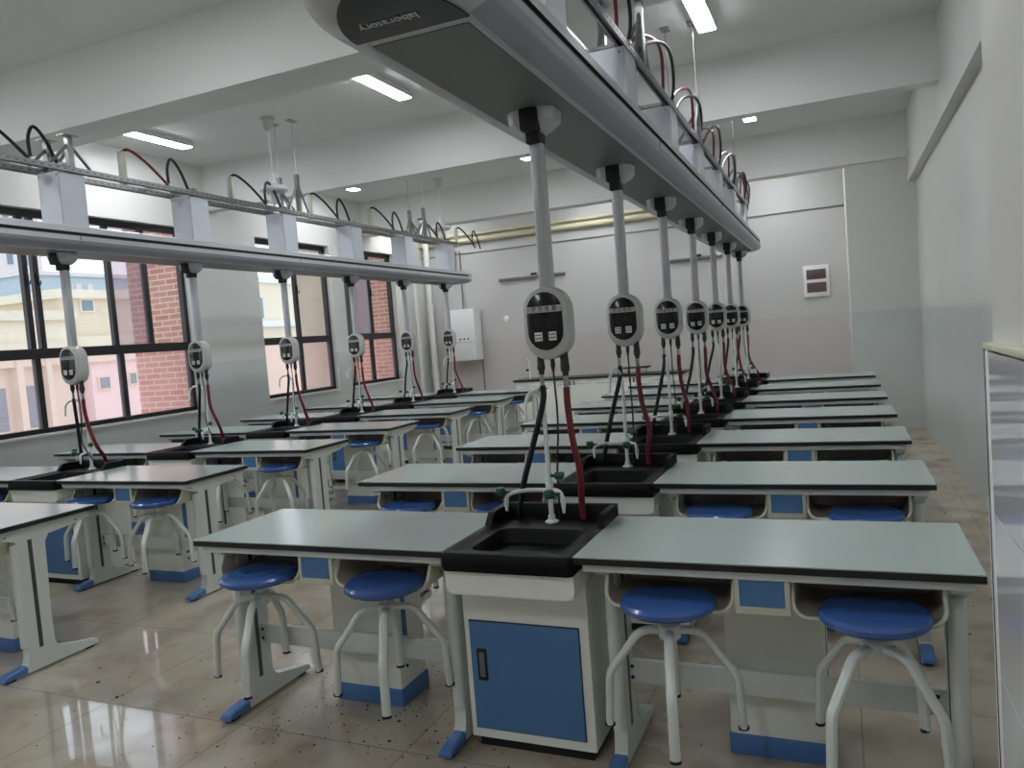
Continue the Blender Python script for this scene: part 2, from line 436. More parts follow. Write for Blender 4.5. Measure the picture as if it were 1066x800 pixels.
block('courtyard_block', -19.1, 14.95, 21, 1.9, 'bpink', .6, 'pink rendered lower storey in front of the beige block outside',
      [(15.1, 15.5, .95, 1.35), (16.1, 16.4, 1.0, 1.4)], [], 'bcream')
block('roofed_hall', -34, 16, 24.5, 4.3, 'broof', 12, 'long blue grey roofed hall beyond the cream block', [], [], 'bhaze')
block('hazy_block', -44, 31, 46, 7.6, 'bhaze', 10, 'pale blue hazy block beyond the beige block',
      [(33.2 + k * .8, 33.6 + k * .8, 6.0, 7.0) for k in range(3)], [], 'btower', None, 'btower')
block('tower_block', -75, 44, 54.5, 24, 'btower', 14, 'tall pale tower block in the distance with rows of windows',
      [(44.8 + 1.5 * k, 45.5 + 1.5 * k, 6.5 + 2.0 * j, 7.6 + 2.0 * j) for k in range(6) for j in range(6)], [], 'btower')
block('far_block', -21, 22.9, 34, 4.6, 'bcream', 9, 'cream block with a band seen through the left pane of the middle window',
      [(24.0, 24.3, 3.0, 3.9)], [], 'white', (2.7, 2.95))

# ------------------------------------------------------------------ lab table
def leg_profile():
    # side view of the T-shaped leg: (y, z)
    pts = [(0.0, .012), (0.0, .024), (.02, .034), (.11, .045), (.126, .056), (.134, .085), (.138, .14), (.138, .66), (.130, .695), (.06, .715), (.03, .735),
           (.03, .764), (.545, .764), (.545, .735), (.50, .715), (.31, .695), (.288, .66), (.278, .25), (.282, .13), (.293, .10), (.315, .085), (.45, .052), (.528, .036), (.535, .012)]
    return pts
def make_table():
    root = empty('lab_table')
    t = MB().box(-.6, .6, 0, D_T, ZT - .026, ZT - .0035, 'black_edge', .002, 1).build('table_top', root)
    MB().box(-.599, .599, .001, D_T - .001, ZT - .0035, ZT, 'top').build('laminate', t)
    f = MB()
    f.box(-.575, .575, .022, .045, ZT - .056, ZT - .026, 'frame', .004); f.box(-.575, .575, .525, .548, ZT - .056, ZT - .026, 'frame', .004)
    f.box(-.575, -.55, .03, .54, ZT - .056, ZT - .026, 'frame'); f.box(.55, .575, .03, .54, ZT - .056, ZT - .026, 'frame')
    f.build('frame', root)
    for s in (-1, 1):
        x = .012 + s * .528
        lg = MB().prism(leg_profile(), 'x', x - .024, x + .024, 'frame')
        # rounded spine on the column
        lg.tube([(x, .139, .14), (x, .139, .68)], .0235, 'frame', 12)
        for y in (.08, .47): lg.lathe([(.0, -.0), (.009, 0), (.009, .004), (0, .005)], 'rubber', (x + s * .0245, y, .735), 8, 'x')
        leg = lg.build('leg', root)
        c = MB()
        ring = []
        for y, h in ((-.008, .024), (-.002, .034), (.018, .042), (.07, .0475), (.112, .0525), (.118, .052)):
            ring.append([(x - .0275, y, .014), (x - .0275, y, h - .008), (x - .02, y, h), (x + .02, y, h), (x + .0275, y, h - .008), (x + .0275, y, .014)])
        c.loft(ring, 'bluecap'); c.build('foot_cap', leg)
        MB().box(x - .0252, x + .0252, .194, .216, .12, .69, 'grey').build('slot_strip', leg)
        for y in (.04, .48): MB().box(x - .02, x + .02, y - .02, y + .02, 0, .014, 'rubber').build('foot_pad', leg)
    s = MB().box(-.51, .51, .232, .256, .262, .348, 'frame', .003)
    for sx in (-1, 1):
        for z in (.285, .325): s.lathe([(.007, 0), (.007, -.003), (0, -.004)], 'rubber', (sx * .485, .232, z), 8, 'y')
    s.build('stretcher', root)
    # two open book boxes with an S-curved front rim and a blue plate between them
    def rim_y(z): # front edge moves forward towards the bottom
        t = (z - .622) / (.735 - .622)
        return .028 + .045 * (3 * t * t - 2 * t ** 3)
    for x0, x1 in ((-.505, -.086), (.086, .505)):
        r = .05; w = .006; zb, zt2 = .622, .735
        def section(inset):
            a = []
            for k in range(5): a.append((x0 + inset, zt2 - (zt2 - zb - r) * k / 4))
            for k in range(1, 6):
                t = PI + PI / 2 * k / 6; a.append((x0 + r + (r - inset) * math.cos(t), zb + r + (r - inset) * math.sin(t)))
            a.append((x0 + r, zb + inset)); a.append((x1 - r, zb + inset))
            for k in range(1, 6):
                t = 1.5 * PI + PI / 2 * k / 6; a.append((x1 - r + (r - inset) * math.cos(t), zb + r + (r - inset) * math.sin(t)))
            for k in range(5): a.append((x1 - inset, zb + r + (zt2 - zb - r) * k / 4))
            return a
        so, si = section(0), section(w); n = len(so)
        m_ = MB(); vs = []; fs = []
        for P in so: vs.append((P[0], rim_y(P[1]), P[1]))
        for P in so: vs.append((P[0], .30, P[1]))
        for P, Q in zip(si, so): vs.append((P[0], rim_y(Q[1]), P[1]))
        for P in si: vs.append((P[0], .294, P[1]))
        for k in range(n - 1): fs.append((k, k + 1, n + k + 1, n + k))
        m_.add(vs, fs, 'cream')
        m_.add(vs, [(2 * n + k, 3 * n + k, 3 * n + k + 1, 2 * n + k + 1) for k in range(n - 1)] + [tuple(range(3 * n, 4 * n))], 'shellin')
        m_.add(vs, [tuple(range(2 * n - 1, n - 1, -1))], 'cream')
        bx = m_.build('book_box', root)
        # thick rounded front lip
        MB().tube([(P[0] + (Q[0] - P[0]) * .5, rim_y(P[1]), P[1] + (Q[1] - P[1]) * .5) for P, Q in zip(so, si)], .0065, 'cream', 6).build('front_lip', bx)
        v = MB()
        xm = (x0 + x1) / 2
        for sx in (-1, 1):
            for k in range(4): v.box(xm + sx * .13, xm + sx * .17, .291, .2935, .69 - k * .014, .694 - k * .014, 'frame')
        v.build('vent_slots', bx)
    c = MB().box(-.084, .084, .03, .046, .622, .735, 'cream', .008)
    cp = c.build('centre_panel', root)
    MB().box(-.068, .068, .0285, .034, .648, .734, 'blue', .002, 1).build('blue_plate', cp)
    # service pedestal on the floor under the middle of the table
    px = 0.0
    p = MB().box(px - .165, px + .165, .32, .535, .07, .76, 'body', .006).build('service_pedestal', root)
    MB().box(px - .170, px + .170, .315, .54, 0, .078, 'bluecap', .006).build('base_strip', p)
    for sx in (-1, 1):
        MB().box(px + sx * .1645, px + sx * .1675, .36, .395, .20, .62, 'bluecap', .001, 1).build('cable_cover', p)
        MB().lathe([(.008, 0), (.008, sx * .003), (0, sx * .0035)], 'rubber', (px + sx * .165, .375, .16), 8, 'x').build('screw_cap', p)
    return root

# ------------------------------------------------------------------ stool (hung by its seat on the lip of a book box)
def make_stool():
    root = empty('stool')              # origin on the seat axis; z = height above the floor
    zs = .6305                          # underside of the seat
    MB().lathe([(.0, zs), (.13, zs), (.146, zs + .006), (.154, zs + .016), (.153, zs + .027), (.143, zs + .036), (.11, zs + .039), (.05, zs + .036), (0, zs + .035)], 'seat', (0, 0, 0), 36).build('seat', root)
    MB().lathe([(.013, .548), (.013, zs - .012), (.012, zs - .012), (.012, zs)], 'frame', (0, 0, 0), 14).build('spindle', root)
    MB().lathe([(0, .535), (.034, .537), (.036, .545), (.036, .575), (.03, .581), (0, .582)], 'frame', (0, 0, 0), 18).build('hub', root)
    for k in range(4):
        a = k * PI / 2; ca, sa = math.cos(a), math.sin(a)
        P = [(.02, .562), (.07, .56), (.105, .545), (.145, .492), (.180, .446), (.195, .425), (.203, .40), (.208, .33), (.213, .242)]
        lg = MB().tube([(r * ca, r * sa, z) for r, z in P], .0165, 'frame', 10, 3, True, (1.0, 0.8)).build('leg', root)
        MB().tube([(.2128 * ca, .2128 * sa, .246), (.2135 * ca, .2135 * sa, .236)], .0172, 'rubber', 10, 0, True, (1.0, 0.8)).build('rubber_tip', lg)
    return root

# ------------------------------------------------------------------ sink cabinet
def make_sink():
    root = empty('sink_cabinet')
    cb = MB(); x0, x1, y0, y1, z0, z1 = -.245, .245, .115, .57, .045, .66
    cb.add([(x, y, z) for x in (x0, x1) for y in (y0, y1) for z in (z0, z1)], [(0, 1, 3, 2), (4, 6, 7, 5), (0, 4, 5, 1), (2, 3, 7, 6), (0, 2, 6, 4)], 'body', False)
    cb.build('body', root)
    MB().box(-.225, .225, .14, .55, 0, .05, 'rubber').build('plinth', root)
    # upper tub housing with rounded lower corners
    r = .035; pl = [(-.245, .735), (-.245, .634 + r)] + [(-.245 + r - r * math.cos(t), .634 + r - r * math.sin(t)) for t in (.4, .8, 1.2)] + [(-.245 + r, .634), (.245 - r, .634)] + \
        [(.245 - r + r * math.sin(t), .634 + r - r * math.cos(t)) for t in (.4, .8, 1.2)] + [(.245, .634 + r), (.245, .735)]
    n = len(pl); tb = MB(); ib = [i for i in range(n) if i not in (4, n - 1)]   # open on top and in the middle of the underside
    tb.add([(p[0], y, p[1]) for y in (0.0, .575) for p in pl], [tuple(range(n)), tuple(range(2 * n - 1, n - 1, -1))] + [(i, i + n, (i + 1) % n + n, (i + 1) % n) for i in ib], 'body', True)
    tb.box(-.21, .21, .0, .12, .634, .637, 'body')
    tb.build('tub_housing', root)
    d = MB().box(-.222, .208, .108, .1155, .083, .494, 'blue', .002, 1).build('door', root)
    MB().box(-.225, .211, .1125, .1152, .080, .4985, 'ink').build('door_gap', d)
    h = MB(); h.box(-.198, -.158, .1045, .109, .27, .392, 'ink', .004)
    h.box(-.188, -.166, .102, .1055, .285, .378, 'steel', .003); h.build('handle', d)
    # black resin basin
    b = MB()
    def rect(x, ya, yb, z, cr=.02, xo=0):
        out = []
        for (cx, cy, t0) in ((x - cr, yb - cr, 0), (-x + cr, yb - cr, PI / 2), (-x + cr, ya + cr, PI), (x - cr, ya + cr, 1.5 * PI)):
            for k in range(5):
                t = t0 + PI / 2 * k / 4; out.append((cx + cr * math.cos(t), cy + cr * math.sin(t), z))
        return out
    rings = [rect(.247, -.018, .578, .724), rect(.2495, -.022, .58, .735), rect(.2495, -.02, .58, .782), rect(.243, -.013, .574, .79), rect(.225, .012, .552, .79),
             rect(.215, .03, .535, .783), rect(.178, .065, .382, .779, .04), rect(.170, .073, .374, .765, .04), rect(.155, .125, .355, .63, .05), rect(.13, .14, .33, .60, .05)]
    b.loft(rings, 'sink', True, True)
    # raised back and side wings
    for s in (-1, 1):
        b.prism([(.36, .785), (.405, .832), (.42, .838), (.578, .838), (.58, .785)], 'x', s * .2495, s * .222, 'sink')
    b.prism([(.545, .785), (.552, .836), (.556, .84), (.578, .84), (.58, .785)], 'x', -.2495, .2495, 'sink')
    bs = b.build('basin', root, 40)
    MB().lathe([(0, .608), (.028, .608), (.03, .604), (.03, .59)], 'ink', (0, .235, 0), 16).build('drain', bs)
    return root

def make_tap():
    root = empty('lab_tap')
    MB().lathe([(0, 0), (.028, 0), (.028, .006), (.016, .012), (.014, .03), (0, .03)], 'tap', (0, 0, 0), 18).build('base_flange', root)
    R = .066
    P = [(0, 0, .01), (0, 0, .2), (0, 0, .475)] + [(-.012 * (1 - math.cos(t)), -R + R * math.cos(t), .475 + R * math.sin(t)) for t in [PI * k / 8 for k in range(1, 9)]] + [(-.024, -2 * R, .425)]
    MB().tube(P, [.0105, .0105, .0085] + [.0075] * 12, 'tap', 10).lathe([(.013, .10), (.016, .105), (.016, .16), (.013, .165)], 'tap', (0, 0, 0), 14).build('gooseneck_pipe', root)
    for (ex, ey, kx, ky) in ((-.165, -.07, -.02, -.005), (.085, -.085, -.045, -.03)):
        a = MB().tube([(0, 0, .128), (ex * .35, ey * .2, .135), (ex * .75, ey * .65, .134), (ex * .95, ey * .95, .124), (ex, ey, .105)], .0085, 'tap', 8, 3)
        a.tube([(ex, ey, .108), (ex, ey, .095), (ex, ey, .06)], [.011, .010, .005], 'tap', 8)
        arm = a.build('side_spout', root)
        k = MB()
        c = Vector((ex + kx, ey + ky, .14)); n = 6
        k.lathe([(0, -.014), (.017, -.016), (.022, -.009), (.022, .009), (.017, .016), (0, .014)], 'green', c, 6)
        k.tube([tuple(c), (ex * .85, ey * .8, .132)], .006, 'green', 6)
        k.build('knob', arm)
    k = MB().lathe([(0, -.018), (.014, -.018), (.018, -.012), (.018, .012), (.014, .018), (0, .018)], 'green', (.045, .0, .192), 6, 'x')
    k.tube([(.0, 0, .192), (.03, 0, .192)], .007, 'green', 6); k.build('knob', root)
    return root

# ------------------------------------------------------------------ drop pole with oval control box
ZPOD, ZMNT = 1.585, 2.40
def stad(hw, hh, y, n=10, cx=0, cz=0):
    """upright stadium / capsule outline in the XZ plane"""
    out = []
    s = hh - hw
    for k in range(n + 1):
        t = PI * k / n; out.append((cx + hw * math.cos(t), y, cz + s + hw * math.sin(t)))
    for k in range(n + 1):
        t = PI + PI * k / n; out.append((cx + hw * math.cos(t), y, cz - s + hw * math.sin(t)))
    return out
def make_pole():
    root = empty('drop_pole')          # origin on the floor plane below the pole
    m = MB()
    rr = []
    for z, hx, hy in ((ZMNT + .004, .095, .075), (2.352, .092, .07), (2.326, .07, .055), (2.316, .046, .045)):
        c = .03 if hx > .06 else .02
        rr.append([(sx * (hx - (c if q == 0 else 0)), sy * (hy - (c if q == 1 else 0)), z) for sx, sy, q in ((1, -1, 1), (1, 1, 1), (1, 1, 0), (-1, 1, 0), (-1, 1, 1), (-1, -1, 1), (-1, -1, 0), (1, -1, 0))])
    m.loft(rr, 'railwhite', True)
    mb_ = m.build('mount_bracket', root)
    k = MB(); k.box(-.034, .04, -.088, -.03, 2.315, ZMNT + .002, 'rubber', .01); k.box(-.029, .029, -.045, .032, 2.275, 2.33, 'rubber', .008)
    k.build('black_clamp', mb_)
    MB().box(-.026, .026, -.023, .029, ZPOD + .12, 2.29, 'alu', .011, 3).build('pole', root)
    h = MB()
    hh, hw = .142, .092
    h.loft([stad(hw - .012, hh - .012, -.052), stad(hw - .003, hh - .003, -.047), stad(hw, hh, -.036), stad(hw, hh, .03), stad(hw - .006, hh - .006, .045), stad(hw - .02, hh - .02, .05)], 'pod')
    # place at the box height
    hs = h; hs.v = [(x, y, z + ZPOD) for x, y, z in hs.v]
    hb = hs.build('control_box', root)
    f = MB(); f.loft([stad(.073, .113, -.0515, 10, 0, .008), stad(.073, .113, -.0545, 10, 0, .008), stad(.070, .110, -.056, 10, 0, .008)], 'podface')
    f.v = [(x, y, z + ZPOD) for x, y, z in f.v]; f.build('face_panel', hb)
    MB().box(-.0715, .0715, -.0575, -.055, ZPOD + .042, ZPOD + .067, 'strip', .001, 1).build('label_strip', hb)
    R = Matrix.Translation((0, -.0578, ZPOD + .055)) @ Matrix.Rotation(PI / 2, 4, 'X')
    text_mesh('strip_lettering', '\u5b66 \u751f \u7535 \u6e90', .0215, 'ink', R, hb, .0004)
    for s in (-1, 1):
        MB().box(s * .029 - .016, s * .029 + .016, -.0595, -.055, ZPOD - .068, ZPOD - .034, 'button', .003).build('push_button', hb)
        q = MB()
        for z in (-.044, -.057):
            for x in (-.009, 0, .009): q.box(s * .029 + x - .003, s * .029 + x + .003, -.0602, -.059, ZPOD + z - .003, ZPOD + z + .003, 'ink')
        q.build('button_marks', hb)
    q = MB()
    for x in (-.032, .018, .044):
        for z, a, b in ((.016, -.006, .006), (.004, -.006, .006), (-.008, -.006, .006)): q.box(x + a, x + b, -.0572, -.0558, ZPOD + z, ZPOD + z + .0015, 'dimled')
    q.build('display_digits', hb)
    for x, r, z1 in ((-.05, .0145, 1.385), (0, .009, 1.395), (.05, .0165, 1.375)):
        c = MB().lathe([(r * .8, ZPOD - .11), (r, ZPOD - .145), (r, ZPOD - .16), (r * 1.12, ZPOD - .165), (r * 1.12, z1 + .022), (r * .75, z1 + .012), (r * .75, z1), (0, z1)], 'connect', (x, 0, 0), 12)
        if abs(x) > .01: c.lathe([(r * .6, z1 + .002), (r * .6, z1 - .045), (r * .45, z1 - .05)], 'chrome', (x, 0, 0), 10)
        c.build('connector', root)
    return root
def add_hoses(root, sx, sy, seed):
    """root: drop pole; (sx, sy): centre of the sink's back deck in world coordinates"""
    rnd = random.Random(seed)
    ox, oy = sx - root.location.x, sy - root.location.y; zd = ZT - .002
    j = lambda a: rnd.uniform(-a, a)
    bl = (ox - .155 + j(.015), oy + .06, zd)
    MB().tube([(-.05, 0, 1.34), (-.053, .004, 1.28), (-.05 + (bl[0] + .05) * .36 + j(.008), bl[1] * .36, 1.12), (-.05 + (bl[0] + .05) * .75 + j(.008), bl[1] * .75, .94), bl], .0125, 'navy', 9, 4).build('hose', root)
    br = (ox + .115 + j(.015), oy + .06, zd)
    MB().tube([(.05, 0, 1.33), (.05, .0, 1.25), (.052 + j(.01), .015, 1.12), (.075 + j(.01), .04, .99), (br[0], br[1], .86), (br[0] + .004, br[1], zd)], .0135, 'red', 9, 4).build('hose', root)
    MB().tube([(0, 0, 1.395), (.0, .01, 1.2), (ox * .4 + .01 + j(.01), .03, 1.0), (ox + .02, oy + .06, zd)], .0042, 'black', 6, 3).build('signal_cable', root)

# ------------------------------------------------------------------ overhead rail
def make_rail(x0, y0, ang, ypods, label, near_y, far_y, plate):
    """local y runs along the rail, origin below the first pole at rail height"""
    root = empty('overhead_rail', (x0, y0, ZMNT), ang)
    a, b = near_y, far_y
    b_ = MB()
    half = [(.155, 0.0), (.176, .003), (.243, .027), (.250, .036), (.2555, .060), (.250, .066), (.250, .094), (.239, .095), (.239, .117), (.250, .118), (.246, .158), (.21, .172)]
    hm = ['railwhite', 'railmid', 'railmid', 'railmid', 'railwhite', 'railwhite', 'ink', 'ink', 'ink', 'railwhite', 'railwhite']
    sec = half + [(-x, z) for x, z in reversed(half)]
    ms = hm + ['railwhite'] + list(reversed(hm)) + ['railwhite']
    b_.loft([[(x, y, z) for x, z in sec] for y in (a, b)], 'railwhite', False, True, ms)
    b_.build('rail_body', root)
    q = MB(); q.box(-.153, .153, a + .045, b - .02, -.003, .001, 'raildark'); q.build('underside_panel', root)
    tr = MB()
    for s in (-1, 1): tr.box(s * .155, s * .166, a + .01, b, -.004, .003, 'alu', .002, 1)
    tr.build('edge_trim', root)
    n_j = MB()
    for y in (1.2, 3.7, 6.2):
        if a < y < b:
            for s in (-1, 1): n_j.box(s * .249, s * .2535, y - .003, y + .003, .04, .092, 'steel')
    n_j.build('joint_line', root)
    # rounded nose at each end
    for e, sg in ((a, -1), (b, 1)):
        n = MB(); rings = []
        LN = .34
        for k in range(9):
            t = k / 8 * PI / 2 * .97
            w = math.cos(t); yy = e + sg * LN * math.sin(t); lift = .045 * (math.sin(t)) ** 2
            rings.append([(x * w, yy, z + (lift * (1 - z / .172) if z < .172 else 0)) for x, z in sec])
        n.loft(rings, 'railwhite', True, True)
        nose = n.build('end_cap', root)
        if sg == -1 and plate:
            # half-round dark plate under the near nose
            vs = [(-.172, e - .015, -.0035)]; K = 20
            pts = []
            for k in range(K + 1):
                t = PI * k / K; yy = .24 * math.sin(t)
                s_ = min(1, max(0, yy - .004) / LN); lf = .045 * s_ * s_
                pts.append((-.176 * math.cos(t), e + .002 - yy, -.0065 + lf))
            low = pts; up = [(x, y, z + .005) for x, y, z in pts]
            pm = MB().add(low + up, [(k, k + 1, K - 1 - k, K - k) for k in range(K // 2)] + [(K + 1 + K - k, K + K - k, K + 2 + k, K + 1 + k) for k in range(K // 2)] + [(k, k + 1, K + 2 + k, K + 1 + k) for k in range(K)] + [(K, 0, K + 1, 2 * K + 1)], 'darkblue', False)
            pl = pm.build('name_plate', nose)
            mw = Matrix.Translation((-.02, e - .085, -.0062)) @ Matrix.Rotation(math.radians(-3.9), 4, 'X') @ Matrix.Rotation(PI, 4, 'Y')
            text_mesh('plate_lettering', 'laboratory', .042, 'platetext', mw, nose, .0012)
    # white sheet risers, one per pole, up to the carrier channels
    for y in ypods:
        r = MB(); W, D = (.12, .12) if plate == 'near' else (.105, .105); y += 0 if plate == 'near' else .06
        r.box(-W, W, y - D, y - D + .004, .17, .575, 'box'); r.box(-W, W, y + D - .004, y + D, .17, .575, 'box')
        r.box(-W, -W + .004, y - D, y + D, .17, .575, 'box'); r.box(W - .004, W, y - D, y + D, .17, .575, 'box')
        rb = r.build('riser_box', root)
        s = MB()
        for sx in (-1, 1): s.lathe([(.006, -.003), (.006, 0), (0, .001)], 'steel', (sx * .09, y - D - .001, .55), 8, 'y')
        s.build('screw', rb)
    return tag(root, label, 'overhead rail', 'overhead service rails')

def make_carrier(x0, y0, ang, ypods, a, b, beams, label, red):
    root = empty('carrier_channel', (x0, y0, ZMNT + .575), ang)
    for s in (-1, 1):
        c = MB(); x = s * .105
        c.box(x - .021, x + .021, a, b, .038, .041, 'galv'); c.box(x - .021, x - .018, a, b, 0, .04, 'galv'); c.box(x + .018, x + .021, a, b, 0, .04, 'galv')
        c.box(x - .021, x - .012, a, b, 0, .003, 'galv'); c.box(x + .012, x + .021, a, b, 0, .003, 'galv')
        ch = c.build('channel', root)
        h = MB(); y = a + .03
        while y < b - .03:
            for sx in (-1, 1): h.box(x + sx * .0208, x + sx * .0214, y, y + .024, .016, .025, 'slot')
            y += .06
        h.build('slot_holes', ch)['kind'] = 'stuff'
    for y in ypods: MB().box(-.13, .13, y - .02, y + .02, .041, .06, 'galv').build('cross_tie', root)
    for yb, zt_ in beams:
        for s in (-1, 1):
            h = MB(); x = s * .11
            top = min(ZB, zt_) - (ZMNT + .575)
            h.box(x - .02, x + .02, yb - .02, yb + .02, .04, top, 'galv')
            zt2 = zt_ - (ZMNT + .575)
            if zt_ > ZB: h.tube([(x, yb, top - .02), (x, yb, zt2)], .0035, 'galv', 6)
            h.box(x - .035, x + .035, yb - .06, yb + .06, zt2 - .006, zt2, 'galv')
            hg = h.build('hanger_post', root)
            k = MB()
            for d in (-1, 1): k.tube([(x, yb + d * .01, top * .75), (x, yb + d * .16, .045)], .012, 'galv', 6)
            k.tube([(x, yb, top * .7), (x - s * .17, yb, .045)], .012, 'galv', 6)
            k.build('brace', hg)
    return tag(root, label, 'support channel', 'perforated support channels')

def riser_cables(rail, xs, ypods, style):
    """black and red cables looping out of the riser boxes"""
    for i, y in enumerate(ypods):
        rnd = random.Random(40 + i)
        if style == 'near':
            if i + 1 >= len(ypods):
                e = y + .45
            else: e = ypods[i + 1] - .02
            z0 = .60
            q = rnd.uniform(-.04, .04)
            MB().tube([(.06, y + .08, .48), (.07, y + .13, .62), (.08, y + .40, .80), (.09, e - .36, .93 + q), (.09, e - .14, .92 + q), (.07, e - .02, .76), (.05, e + .0, .50)], .0105, 'red', 8, 4).build('cable', rail)
            MB().tube([(.09, y + .10, .44), (.10, y + .15, .58), (.11, y + .45, .76), (.13, e - .30, .90 - q), (.14, e - .06, .88 - q), (.12, e + .07, .72), (.07, e + .03, .50)], .0105, 'black', 8, 4).build('cable', rail)
        else:
            z0 = .615
            MB().box(-.13, -.06, y + .69, y + .72, z0, z0 + .27, 'cream', .01).build('cable_block', rail)
            MB().tube([(-.095, y + .705, z0 + .26), (-.06, y + .75, z0 + .285), (.0, y + .85, z0 + .2), (.05, y + .98, z0 + .06), (.07, y + 1.04, z0 - .02)], .012, 'red' if i == 1 else 'black', 8, 4).build('cable', rail)
            MB().tube([(.02, y + 1.06, z0 + .05), (.02, y + 1.06, z0 + .18), (.03, y + 1.10, z0 + .26), (.05, y + 1.17, z0 + .17), (.07, y + 1.24, z0 - .02)], .012, 'navy', 8, 4).build('cable', rail)

# ------------------------------------------------------------------ place the furniture
table0 = make_table(); sink0 = make_sink(); tap0 = make_tap(); pole0 = make_pole(); stool0 = make_stool()
used = set()
def inst(proto):
    if proto.name not in used:
        used.add(proto.name); return proto
    return copy_tree(proto)

ROT = {('N', 'w', 0, 0): 11, ('N', 'w', 0, 1): 52, ('N', 'a', 0, 0): 20, ('N', 'a', 0, 1): 25}
def put_stools(xc, y0, i, bank, side, bname, sname):
    for h in (0, 1):
        s = inst(stool0)
        rnd = random.Random(hash((xc > -2, side, i, h)) % 1000 if False else int(i * 17 + h * 5 + (3 if side == 'a' else 0) + (100 if bank == 'F' else 0)))
        dx = (-.30, .305)[h] + rnd.uniform(-.02, .02)
        rot = ROT.get((bank, side, i, h), rnd.uniform(0, 90))
        if bank == 'N' and i == 0: dx = {('w', 0): -.29, ('w', 1): .313, ('a', 0): -.272, ('a', 1): .333}[(side, h)]
        s.location = (xc + dx, y0 + .012, 0); s.rotation_euler = (0, 0, math.radians(rot))
        tag(s, 'blue stool hung on the %s half of the %s-row table, %s side, %s bank' % (('left', 'right')[h], ORD[i], sname, bname), 'stool', 'stools hung on the lab tables')

def put_bank(bank, xsink, ys, bname, sides):
    for i in range(7):
        y = ys + P_R * i
        for side, sgn, sname in sides:
            xc = xsink + sgn * (S_W / 2 + L_T / 2)
            t = inst(table0); t.location = (xc, y, 0)
            tag(t, 'pale-topped lab table on the %s side of the %s sink in the %s bank' % (sname, ORD[i], bname), 'lab table', 'lab tables in seven rows')
            put_stools(xc, y, i, bank, side, bname, sname)
        s = inst(sink0); s.location = (xsink, y, 0)
        tag(s, 'white sink cabinet with blue door and black basin, %s row of the %s bank' % (ORD[i], bname), 'sink cabinet', 'sink cabinets between the tables')
        tp = inst(tap0); tp.location = (xsink, y + .478, .782); tp.rotation_euler = (0, 0, math.radians(-28 if bank == 'F' else (0, -4, 20, 18, 16, 14, 13)[i]))
        tag(tp, 'white gooseneck tap with green knobs on the %s sink of the %s bank' % (ORD[i], bname), 'tap', 'lab taps on the sinks')

XS_N = XR - L_T - S_W / 2; XS_F = XA - L_T - S_W / 2
put_bank('N', XS_N, Y0, 'nearer', (('w', 1, 'wall'), ('a', -1, 'aisle')))
put_bank('F', XS_F, YA, 'window-side', (('a', 1, 'aisle'), ('b', -1, 'window')))

NP = [(-1.05 - .0165 * i, 2.845 + 1.226 * i) for i in range(7)]
FP = [(-5.14 - .030 * i, 2.68 + 1.238 * i) for i in range(7)]
for bank, PP, xs, ys, bname in (('N', NP, XS_N, Y0, 'nearer'), ('F', FP, XS_F, YA, 'window-side')):
    for i, (x, y) in enumerate(PP):
        p = copy_tree(pole0) if (bank, i) != ('N', 0) else pole0
        if p is not pole0:
            for ch in list(p.children):
                if ch.name.startswith(('hose', 'signal_cable')): bpy.data.objects.remove(ch)
        p.location = (x, y, 0)
        tag(p, 'grey drop pole with oval control box over the %s sink of the %s bank' % (ORD[i], bname), 'drop pole', 'drop poles with control boxes')
    for i, (x, y) in enumerate(PP):
        pass
poles = [o for o in COL.objects if o.name.startswith('drop_pole')]
for k, p in enumerate(poles):
    near = p.location.x > -3
    PP, xs, ys = (NP, XS_N, Y0) if near else (FP, XS_F, YA)
    i = min(range(7), key=lambda q: abs(PP[q][1] - p.location.y))
    add_hoses(p, xs, ys + P_R * i + .46, 7 * k + 3)

angN = math.atan(.0165 / 1.226); angF = math.atan(.030 / 1.238)
ypN = [math.hypot(x - NP[0][0], y - NP[0][1]) for x, y in NP]; ypF = [math.hypot(x - FP[0][0], y - FP[0][1]) for x, y in FP]
railN = make_rail(NP[0][0], NP[0][1], angN, ypN, 'grey overhead service rail with a dark name plate, nearer of the two', -.95, ypN[-1] + .22, 'near')
railF = make_rail(FP[0][0], FP[0][1], angF, ypF, 'grey overhead service rail running along the windows', -.95, ypF[-1] + .32, 'far')
riser_cables(railN, NP[0], ypN, 'near'); riser_cables(railF, FP[0], ypF, 'far')
make_carrier(NP[0][0], NP[0][1], angN, ypN, -.9, ypN[-1] + .3, [(4.42 - 2.845, ZB), (6.5 - 2.845, ZC), (9.2 - 2.845, ZC)], 'perforated steel channel with hangers above the nearer overhead rail', True)
make_carrier(FP[0][0], FP[0][1], angF, ypF, -.9, ypF[-1] + .3, [(3.98 - 2.68, 3.24), (6.63 - 2.68, ZC), (9.4 - 2.68, ZC)], 'perforated steel channel with hangers above the window-side overhead rail', False)

# ------------------------------------------------------------------ ceiling lights and fans
def light():
    root = empty('ceiling_light')
    MB().box(-.075, .075, -.6, .6, -.060, 0, 'white', .006).build('housing', root)
    MB().box(-.066, .066, -.585, .585, -.067, -.058, 'tube', .003).build('diffuser', root)
    for s in (-1, 1): MB().box(-.07, .07, s * .585, s * .6, -.064, -.03, 'white', .004).build('end_clip', root)
    return root
light0 = light(); LX = (-6.5, -3.72, -0.88); LY = (-1.2, 2.6, 5.98, 9.2, 11.72)
cname = ('over the window-side tables', 'over the middle aisle', 'over the nearer bank')
rname = ('behind the camera', 'in the front ceiling bay', 'in the middle ceiling bay', 'in the far ceiling bay', 'behind the last beam')
for j, y in enumerate(LY):
    for i, x in enumerate(LX):
        o = inst(light0); o.location = (x, y, ZC)
        tag(o, 'lit tube light %s, %s' % (cname[i], rname[j]), 'ceiling light', 'lit ceiling tube lights')
